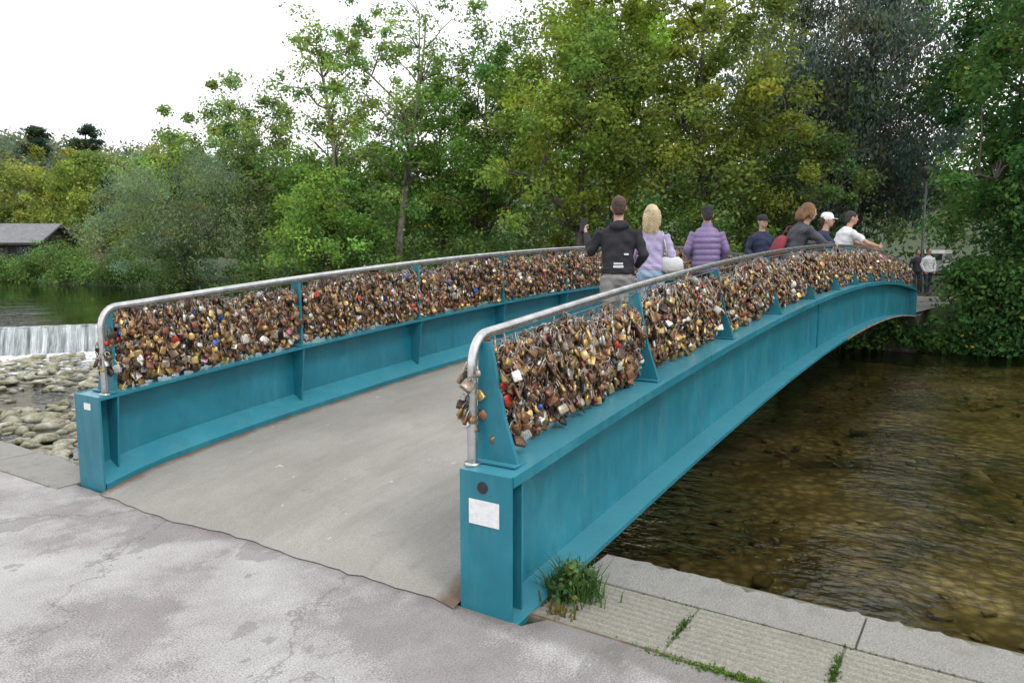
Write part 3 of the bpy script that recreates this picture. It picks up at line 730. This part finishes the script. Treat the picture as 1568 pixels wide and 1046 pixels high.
# ------------------------------------------------------------------ boathouse on the far left
hx, hy = W(-38.2, 57.5)
house = empty("boathouse", (hx, hy, .55)); house.rotation_euler[2] = math.radians(-57.09)
wood = simple("dark_timber", (.02, .018, .016), (.05, .045, .04), 3, .8, geo=False); roofm = simple("slate_roof", (.13, .135, .14), (.22, .22, .23), 5, .6, geo=False)
glass = simple("window_glass", (.03, .035, .04), (.06, .07, .08), 2, .1, geo=False)
g = Geo(); g.box(-4, 3.6, -2.5, 2.5, 0, 1.7)
g.add([(-4, -2.5, 1.7), (-4, 2.5, 1.7), (-4, 0, 2.95), (3.6, -2.5, 1.7), (3.6, 2.5, 1.7), (3.6, 0, 2.95)], [(0, 1, 2), (3, 5, 4), (0, 2, 5, 3), (1, 4, 5, 2), (0, 3, 4, 1)]); g.obj("walls", wood, house)
g = Geo()
for s in (-1, 1): g.add([(-4.5, s*2.9, 1.52), (4.1, s*2.9, 1.52), (4.1, 0, 3.0), (-4.5, 0, 3.0), (-4.5, s*2.9, 1.64), (4.1, s*2.9, 1.64), (4.1, 0, 3.12), (-4.5, 0, 3.12)], [(0, 1, 2, 3), (4, 7, 6, 5), (0, 4, 5, 1), (1, 5, 6, 2), (3, 2, 6, 7), (0, 3, 7, 4)])
g.obj("roof", roofm, house)
g = Geo(); 
for x0 in (-3, -1.2, .6, 2.2): g.box(x0, x0+1.0, -2.53, -2.51, .55, 1.35)
g.obj("windows", glass, house)
g = Geo(); g.box(-4.5, 4.1, -2.94, -2.905, 1.48, 1.66)
for x0 in np.arange(-4, 3.7, .35): g.box(x0, x0+.04, -2.56, -2.535, 0, 1.7)
g.obj("boards", wood, house)
fx, fy = W(-32.5, 57)
fe = Geo()
for k in range(22): fe.box(-2.2+.2*k, -2.2+.2*k+.16, -.02, .02, -.3, .95)
fe.box(-2.2, 2.2, .022, .06, .2, .3); fe.box(-2.2, 2.2, .022, .06, .65, .75)
o = fe.obj("timber_fence", simple("fence_wood", (.10, .08, .06), (.2, .17, .13), 5, .9, geo=False)); o.location = (fx, fy, .5); o.rotation_euler[2] = math.radians(-57)

lx, ly = W(15.5, 28.6)
lamp = empty("street_lamp", (lx, ly, .03))
lm = simple("lamp_paint", (.03, .035, .035), (.06, .065, .065), 8, .5, geo=False)
v, f = tube([(0, 0, 0), (0, 0, .8), (0, 0, .85), (0, 0, 4.3)], [.08, .08, .05, .035], 10); pyd("pole", v, f, lm, lamp, True)
g = Geo(); v, f = loft([(0, 0, 4.3, .05, .05), (0, 0, 4.36, .15, .15), (0, 0, 4.6, .19, .19), (0, 0, 4.68, .2, .2), (0, 0, 4.75, .05, .05)], 12); g.add(v, f); g.obj("lantern", lm, lamp, True)

vx, vy = W(24.6, 43.8)
van = empty("parked_van", (vx, vy, .2)); van.rotation_euler[2] = math.radians(-5); van.scale = (.8, .8, .8)
wp = simple("white_car_paint", (.5, .5, .5), (.6, .6, .6), 4, .3, geo=False)
prof = [(-2.3, .35), (2.2, .35), (2.3, .8), (2.1, 1.0), (1.5, 1.12), (.9, 1.75), (.6, 1.85), (-2.1, 1.85), (-2.3, 1.6)]
V = [(x, -.85, z) for x, z in prof]+[(x, .85, z) for x, z in prof]; n = len(prof)
pyd("body", V, [tuple(range(n)), tuple(range(2*n-1, n-1, -1))]+[(i, i+n, (i+1) % n+n, (i+1) % n) for i in range(n)], wp, van)
g = Geo()
for s in (-.86, .85): g.box(-2.0, .4, s, s+.01, 1.15, 1.6); g.add([(.5, s, 1.15), (1.3, s, 1.15), (.85, s, 1.6), (.5, s, 1.6)], [(0, 1, 2, 3)])
g.box(-2.315, -2.295, -.7, .7, 1.15, 1.6)
g.add([(1.52, -.75, 1.15), (1.52, .75, 1.15), (.97, .75, 1.72), (.97, -.75, 1.72)], [(0, 1, 2, 3)]); g.obj("windows", glass, van)
g = Geo()
for x0 in (-1.5, 1.45):
    for s in (-.87, .67): v, f = tube([(x0, s, .33), (x0, s+.2, .33)], .33, 16); g.add(v, f)
g.obj("wheels", dark, van)

# ------------------------------------------------------------------ people
def cloth(name, c, var=.25, wr=.5, rough=.85, sc=9):
    c = np.array(c); return simple(name, tuple(c*(1-var)), tuple(np.minimum(c*(1+var), .9)), 5, rough, 0, wr, sc, .03, geo=False)
skin = simple("skin", (.44, .25, .18), (.52, .31, .23), 8, .55, 0, .1, 40, .003, geo=False)
shoe = cloth("shoe_leather", (.05, .05, .055)); eyem = simple("eye", (.01, .008, .006), (.02, .015, .01), 5, .2, geo=False); lip = simple("lips", (.28, .10, .08), (.32, .12, .1), 5, .5, geo=False)
def person(name, x, y, z, ang, H, upper, lower, hair, elL, wrL, elR, wrR, lean=0.0, side=0.0, turn=0.0, hat=None, brim=True, long_hair=0, shorts=False, short_sleeve=False,
           puffer=False, hood=False, bulk=1.0, bald=False, stance=.0, hem=.86):
    k = H/1.76
    root = empty(name, (x, y, z)); root.rotation_euler[2] = math.radians(ang-90); root.scale = (k, k, k)
    prims = Geo()   # labels 0 skin 1 upper 2 lower 3 hair 4 shoe 5 hat
    cl, sl = math.cos(lean), math.sin(lean); cs, ss = math.cos(side), math.sin(side)
    def P_(q):
        q = np.array(q, float); zh = .93
        if q[2] > zh-.05:
            w = min(1, (q[2]-(zh-.05))/.15); 
            d = q-np.array((0, 0, zh)); y2 = d[1]*cl+d[2]*sl; z2 = -d[1]*sl+d[2]*cl; x2 = d[0]*cs+z2*ss; z3 = -d[0]*ss+z2*cs
            q = q*(1-w)+w*np.array((x2, y2, zh+z3))
        return q
    ct, st_ = math.cos(turn), math.sin(turn)
    def Hd(q):
        q = np.array(q, float); d = q-np.array((0, 0, 1.5)); 
        a = -lean*.55; d = np.array((d[0]*ct-d[1]*st_, d[0]*st_+d[1]*ct, d[2]))
        d = np.array((d[0], d[1]*math.cos(a)+d[2]*math.sin(a), -d[1]*math.sin(a)+d[2]*math.cos(a)))
        return P_(d+np.array((0, 0, 1.5)))
    def addp(vf, lab, fn=None): prims.add([fn(q) for q in vf[0]] if fn else vf[0], vf[1], lab)
    b = bulk
    for s in (-1, 1):
        st2 = stance*s
        hip = (s*.088, 0, .90); kn = (s*(.10), .03+st2*.5, .50); an = (s*.105, -.02+st2, .10)
        def lerp(a_, c_, t): return tuple(np.array(a_)*(1-t)+np.array(c_)*t)
        if shorts:
            addp(tube([hip, lerp(hip, kn, .5), lerp(hip, kn, .9), kn, lerp(kn, an, .3), lerp(kn, an, .7), an], [.085, .08, .062, .056, .060, .043, .038], 14), 0)
            addp(tube([hip, lerp(hip, kn, .4), lerp(hip, kn, .70)], [.105, .10, .098], 16), 2)
        else:
            addp(tube([hip, lerp(hip, kn, .3), lerp(hip, kn, .8), kn, lerp(kn, an, .35), lerp(kn, an, .8), (an[0], an[1], .045)], [.10, .092, .075, .07, .068, .06, .062], 16), 2)
        addp(tube([(an[0], an[1]-.055, .045), (an[0], an[1], .06), (an[0]+s*.01, an[1]+.09, .045), (an[0]+s*.015, an[1]+.17, .035), (an[0]+s*.015, an[1]+.20, .03)], [.035, .048, .046, .038, .02], 12), 4)
        addp(tube([(an[0], an[1], .05), (an[0], an[1], .12)], [.045, .042], 10), 0 if shorts else 4)
    addp(loft([(0, 0, .80, .14, .09), (0, -.005, .87, .165, .115), (0, 0, .95, .160, .112), (0, 0, 1.02, .148, .1)]), 2, P_)
    if puffer:
        secs = []
        for zz in np.arange(.80, 1.47, .011):
            w = np.interp(zz, [.80, .95, 1.1, 1.28, 1.38, 1.44, 1.48], [.195, .205, .205, .212, .195, .145, .08]); d = np.interp(zz, [.80, .95, 1.1, 1.28, 1.38, 1.44, 1.48], [.155, .165, .165, .165, .14, .11, .075])
            m_ = .86+.14*abs(math.sin((zz-.80)*math.pi/.085))**.6; m_ = 1-(1-m_)*.7; secs.append((0, 0, zz, w*m_*b, d*m_*b))
        addp(loft(secs, 24), 1, P_)
        addp(loft([(0, -.01, 1.43, .085, .08), (0, 0, 1.50, .08, .078), (0, 0, 1.53, .07, .07)]), 1, P_)
    else:
        secs = [(0, 0, hem, .176, .128), (0, 0, hem+.05, .180, .132), (0, 0, 1.0, .166, .122), (0, 0, 1.12, .165, .118), (0, .003, 1.25, .182, .125), (0, 0, 1.34, .195, .12), (0, -.005, 1.40, .178, .10), (0, -.01, 1.445, .11, .08), (0, -.01, 1.475, .07, .065)]
        addp(loft([(a_, b_, c_, d_*b, e_*b) for a_, b_, c_, d_, e_ in secs], 24), 1, P_)
    addp(tube([(0, -.01, 1.42), (0, 0, 1.50), (0, .015, 1.58)], [.056, .053, .055], 14), 0, Hd)
    addp(ellipsoid((0, .012, 1.655), (.075, .095, .105)), 0, Hd)
    addp(loft([(0, .055, 1.545, .028, .028), (0, .05, 1.56, .045, .05), (0, .04, 1.60, .060, .068), (0, .035, 1.65, .066, .07)], 14), 0, Hd)
    addp(tube([(0, .10, 1.665), (0, .122, 1.632), (0, .105, 1.622)], [.009, .014, .010], 8), 0, Hd)
    for s in (-1, 1): addp(ellipsoid((s*.079, .005, 1.642), (.013, .02, .031), 10, 6), 0, Hd)
    if not bald:
        addp(ellipsoid((0, -.012, 1.685), (.084, .100, .092), 18, 12), 3, Hd)
        addp(loft([(0, -.055, 1.57, .05, .035), (0, -.05, 1.62, .072, .055), (0, -.04, 1.68, .08, .07)], 14), 3, Hd)
    if long_hair:
        addp(loft([(.01, -.075, 1.60-long_hair, .070, .03), (0, -.085, 1.60-long_hair*.7, .102, .045), (-.004, -.07, 1.60-long_hair*.3, .108, .062), (0, -.04, 1.63, .096, .085), (0, -.02, 1.70, .09, .098), (0, -.01, 1.755, .06, .07)], 18), 3, Hd)
        for s in (-1, 1): addp(tube([(s*.075, .03, 1.70), (s*.088, .03, 1.62), (s*.092, .015, 1.60-long_hair*.5)], [.022, .03, .02], 8), 3, Hd)
        for q in range(9):
            xx = -.09+.0225*q; addp(tube([(xx*.8, -.10, 1.70), (xx, -.125+.2*xx*xx, 1.60), (xx*1.05+.01*math.sin(q*2.3), -.125, 1.60-long_hair*(.85+.25*math.sin(q*1.9)))], [.014, .016, .006], 6), 3, Hd)
    if hat is not None:
        addp(loft([(0, -.002, 1.665, .085, .103), (0, -.002, 1.70, .087, .106), (0, -.004, 1.74, .080, .098), (0, -.004, 1.775, .055, .07), (0, -.004, 1.785, .02, .03)], 18), 5, Hd)
        if brim: addp(loft([(0, .115, 1.680, .06, .062), (0, .115, 1.692, .06, .062)], 16), 5, Hd)
    if hood: addp(ellipsoid((0, -.085, 1.45), (.110, .065, .062), 16, 9), 1, P_); addp(loft([(0, -.02, 1.43, .095, .085), (0, -.03, 1.49, .080, .072)]), 1, P_)
    hands = Geo()
    for s, el, wr in ((-1, elL, wrL), (1, elR, wrR)):
        sh = P_((s*.175*b, -.005, 1.385)); el = np.array(el); wr = np.array(wr); mid = (sh+el)/2; fm_ = (el+wr)/2
        if short_sleeve:
            addp(tube([sh, mid, el, fm_, wr], [.05, .046, .038, .037, .027], 12), 0); addp(tube([sh, sh*.45+mid*.55, mid*.6+el*.4], [.068, .066, .064], 14), 1)
        elif puffer:
            pts = []; rr2 = []
            for t in np.linspace(0, 1, 44):
                q = sh+(el-sh)*min(1, t*2) if t < .5 else el+(wr-el)*(t*2-1); pts.append(q); rr2.append((.078-.028*t)*(.90+.10*abs(math.sin(t*math.pi*8))**.6))
            addp(tube(pts, rr2, 14), 1)
        else: addp(tube([sh, mid, el, fm_, wr], [.070*b, .060, .053, .049, .042], 14), 1)
        dr = (wr-el)/np.linalg.norm(wr-el); upv = np.array((s*1.0, 0, 0.)) if abs(dr[0]) < .8 else np.array((0, 0, 1.)); nx_ = np.cross(dr, upv); nx_ /= np.linalg.norm(nx_); sd = np.cross(nx_, dr)
        addp(tube([wr-dr*.02, wr+dr*.02], [.027, .025], 10), 0)
        v, f = tube([wr, wr+dr*.03, wr+dr*.075, wr+dr*.095], [.024, .033, .038, .02], 12)
        c_ = wr; v = [c_ + (q-c_) - sd*np.dot(q-c_-dr*np.dot(q-c_, dr), sd)*.5 for q in v]; hands.add(v, f)
        for i, (ofs, ln) in enumerate(((-.028, .062), (-.010, .072), (.010, .067), (.027, .052))):
            q0 = wr+dr*.08+nx_*ofs; q1 = q0+dr*ln*.45-sd*.008; q2 = q1+dr*ln*.3-sd*.016; q3 = q2+dr*ln*.15-sd*.018
            hands.add(*tube([q0, q1, q2, q3], [.009, .0085, .008, .006], 7))
        q0 = wr+dr*.03-nx_*.028; hands.add(*tube([q0, q0+dr*.025-nx_*.022-sd*.006, q0+dr*.055-nx_*.028-sd*.014], [.012, .010, .007], 7))
    me = bpy.data.meshes.new("src"); me.from_pydata([tuple(map(float, q)) for q in prims.v], [], prims.f); me.update()
    so = bpy.data.objects.new("src", me); col.objects.link(so)
    md = so.modifiers.new("r", 'REMESH'); md.mode = 'VOXEL'; md.voxel_size = .0095
    sm = so.modifiers.new("s", 'SMOOTH'); sm.iterations = 3; sm.factor = .5
    dg = bpy.context.evaluated_depsgraph_get(); out = bpy.data.meshes.new_from_object(so.evaluated_get(dg)); bpy.data.objects.remove(so)
    out.name = "body"
    bv = BVHTree.FromPolygons([tuple(map(float, q)) for q in prims.v], prims.f)
    lab = []; nv = len(out.vertices)
    for po in out.polygons:
        r_ = bv.find_nearest(po.center); lab.append(prims.l[r_[2]] if r_[2] is not None else 0)
    if not puffer:
        co = np.empty(nv*3); out.vertices.foreach_get("co", co); co = co.reshape(-1, 3); no = np.empty(nv*3); out.vertices.foreach_get("normal", no); no = no.reshape(-1, 3)
        msk = np.zeros(nv); 
        for po, l_ in zip(out.polygons, lab):
            if l_ in (1, 2): msk[list(po.vertices)] = 1
        h_ = np.sin(co[:, 2]*42+3*np.sin(co[:, 0]*11+x)+2*np.sin(co[:, 1]*13))*np.sin(co[:, 0]*17+co[:, 2]*9+2*np.sin(co[:, 2]*7+y))
        co += no*(h_*.0065*msk)[:, None]; out.vertices.foreach_set("co", co.ravel())
    out.materials.clear()
    for m_ in (skin, upper, lower, hair, shoe, hat if hat is not None else dark): out.materials.append(m_)
    out.polygons.foreach_set("material_index", lab); out.polygons.foreach_set("use_smooth", [True]*len(out.polygons)); out.update()
    add_obj("body", out, root); hands.obj("hands", skin, root, True)
    g = Geo()
    for s in (-1, 1): v, f = ellipsoid((s*.030, .098, 1.662), (.013, .008, .006), 8, 6); g.add([Hd(q) for q in v], f, 0)
    v, f = ellipsoid((0, .105, 1.592), (.024, .008, .005), 8, 6); g.add([Hd(q) for q in v], f, 1)
    g.obj("face", [eyem, lip], root, True)
    return root, P_
c_black = cloth("black_hoodie_cloth", (.018, .018, .024)); c_grey = cloth("grey_shorts_cloth", (.27, .26, .25)); c_lilac = cloth("lilac_cloth", (.42, .36, .55)); c_jean = cloth("pale_denim", (.30, .40, .52))
c_purple = cloth("purple_puffer_nylon", (.19, .135, .27), .1, .25, .45, 14); c_dark = cloth("dark_trousers", (.03, .03, .04)); c_navy = cloth("navy_cloth", (.02, .025, .06)); c_white = cloth("white_shirt_cloth", (.62, .62, .65), .06)
c_dgrey = cloth("dark_grey_cloth", (.05, .055, .065))
h_brown = cloth("brown_hair", (.07, .04, .022), .4, .8, .6, 60); h_blond = cloth("blond_hair", (.58, .46, .27), .35, .8, .5, 60); h_ginger = cloth("auburn_hair", (.17, .085, .035), .4, .8, .5, 60); h_dark = cloth("dark_hair", (.03, .028, .025), .4, .8, .6, 60)
h_hat = cloth("black_hat", (.015, .016, .022)); w_hat = cloth("white_cap", (.75, .75, .75), .05)
P0 = W(1.18, 8.42)
r, _ = person("man_in_black_hoodie", P0[0], P0[1], deckz(P0[0]), 27, 1.78, c_black, c_grey, h_brown, (-.30, .04, 1.16), (-.35, .24, 1.36), (.28, -.06, 1.13), (.22, .15, 1.02), shorts=True, hood=True, bulk=1.04, hem=.93)
g = Geo(); g.box(-.42, -.34, .33, .342, 1.40, 1.55); g.obj("phone", dark, r)
g = Geo(); g.box(-.05, .05, -.142, -.136, 1.03, 1.05); g.box(-.055, .055, -.142, -.136, .995, 1.02); g.box(.06, .11, -.132, -.126, 1.13, 1.15); g.obj("hoodie_print", c_white, r)
P0 = W(1.72, 9.35)
r, _ = person("woman_in_lilac_top", P0[0], P0[1], deckz(P0[0]), 15, 1.70, c_lilac, c_jean, h_blond, (-.26, .0, 1.12), (-.2, .16, .98), (.27, -.02, 1.12), (.24, .12, .95), long_hair=.2, bulk=.93, hem=.95)
g = Geo(); v, f = loft([(.27, -.02, .92, .10, .06), (.27, -.02, .95, .15, .075), (.26, -.02, 1.07, .14, .06), (.25, -.02, 1.11, .10, .03)], 16); g.add(v, f)
v, f = tube([(.2, -.02, 1.10), (.19, -.08, 1.25), (.14, -.05, 1.43), (.19, .07, 1.3), (.2, .03, 1.1)], .009, 6); g.add(v, f); g.obj("shoulder_bag", cloth("white_bag", (.6, .6, .6), .1), r, True)
P0 = W(2.80, 10.9)
person("person_in_purple_puffer_jacket", P0[0], P0[1], deckz(P0[0]), 22, 1.72, c_purple, c_dark, h_dark, (-.28, -.02, 1.13), (-.22, .17, 1.02), (.28, -.02, 1.13), (.22, .17, 1.02), hat=h_hat, brim=False, puffer=True, bulk=1.0)
P0 = W(4.35, 13.2)
person("man_in_dark_cap", P0[0], P0[1], deckz(P0[0]), 215, 1.70, c_navy, c_dark, h_dark, (-.26, .0, 1.13), (-.16, .2, 1.05), (.26, .0, 1.13), (.18, .2, 1.0), hat=h_hat, turn=.2)
px, py = 8.5, -.98
r, pf = person("woman_with_red_bag", px, py, deckz(px), -55, 1.82, c_dgrey, c_dark, h_ginger, (-.30, .36, 1.16), (-.22, .58, 1.14), (.28, .42, 1.14), (.14, .60, 1.12), lean=.46, long_hair=.10, bulk=1.08)
g = Geo()
v, f = loft([(.0, -.17, .92, .10, .05), (.0, -.19, .96, .15, .07), (0, -.19, 1.12, .145, .065), (0, -.18, 1.2, .09, .04)], 16); g.add([pf(q) for q in v], f); v, f = tube([pf(q) for q in [(-.08, -.18, 1.18), (-.12, -.15, 1.36), (-.12, .0, 1.47), (-.14, .12, 1.35)]], .012, 6); g.add(v, f)
g.obj("red_bag", cloth("red_bag_leather", (.20, .025, .04), .2), r, True)
px, py = 10.4, -1.02
person("person_in_white_cap", px, py, deckz(px), -75, 1.70, c_navy, c_dark, h_brown, (-.27, .3, 1.14), (-.18, .5, 1.13), (.27, .3, 1.14), (.16, .5, 1.13), lean=.22, hat=w_hat, turn=-.2)
px, py = 12.7, -.95
person("man_in_white_shirt", px, py, deckz(px), -62, 1.90, c_white, c_navy, h_dark, (-.28, .42, 1.20), (-.2, .66, 1.13), (.26, .42, 1.18), (.16, .62, 1.13), lean=.32, short_sleeve=True, bulk=1.2)
P0 = W(15.0, 27.2); person("distant_walker", P0[0], P0[1], .04, 220, 1.7, c_white, c_navy, h_dark, (-.27, 0, 1.13), (-.2, .1, .9), (.27, 0, 1.13), (.2, .1, .9), stance=.12)
P0 = W(15.25, 28.4); person("distant_walker", P0[0], P0[1], .04, 200, 1.65, c_dark, c_dark, h_dark, (-.27, 0, 1.13), (-.2, .1, .9), (.27, 0, 1.13), (.2, .1, .9))

# ------------------------------------------------------------------ light, sky, camera
w = bpy.data.worlds.new("World"); scene.world = w; w.use_nodes = True; N = w.node_tree.nodes; L = w.node_tree.links
sky = N.new("ShaderNodeTexSky"); sky.sky_type = 'NISHITA'; sky.sun_disc = False; sky.sun_elevation = math.radians(48); sky.sun_rotation = math.radians(200); sky.dust_density = 4
tc = N.new("ShaderNodeTexCoord"); n = noise(N, L, 1.6, 4, .55, mapping(N, L, tc.outputs["Generated"], (1, 1, 2.5)))
r = ramp(N, [(.3, (9.0, 9.3, 9.8)), (.7, (11.6, 11.6, 11.6))]); L.new(n.outputs["Fac"], r.inputs[0])
bg = N["Background"]; L.new(mix(N, L, .93, sky.outputs[0], r.outputs[0]), bg.inputs[0]); bg.inputs[1].default_value = .15
sd = bpy.data.lights.new("sun", 'SUN'); sd.energy = 1.3; sd.angle = math.radians(14); sd.color = (1, .98, .95)
so = bpy.data.objects.new("sun", sd); col.objects.link(so)
el, az = math.radians(48), math.radians(200)
dirv = Vector((math.cos(el)*math.sin(az), math.cos(el)*math.cos(az), math.sin(el))); so.rotation_euler = dirv.to_track_quat('Z', 'Y').to_euler()
cam = bpy.data.cameras.new("camera"); co = bpy.data.objects.new("camera", cam); col.objects.link(co)
cam.lens = 26.4; cam.sensor_width = 36; cam.clip_end = 3000; cam.clip_start = .05
co.location = (cx, cy, 1.65); co.rotation_euler = (math.radians(83.1), 0, math.radians(-57.09))
scene.camera = co
scene.view_settings.view_transform = 'Standard'; scene.view_settings.look = 'None'; scene.view_settings.exposure = 0; scene.view_settings.gamma = 1
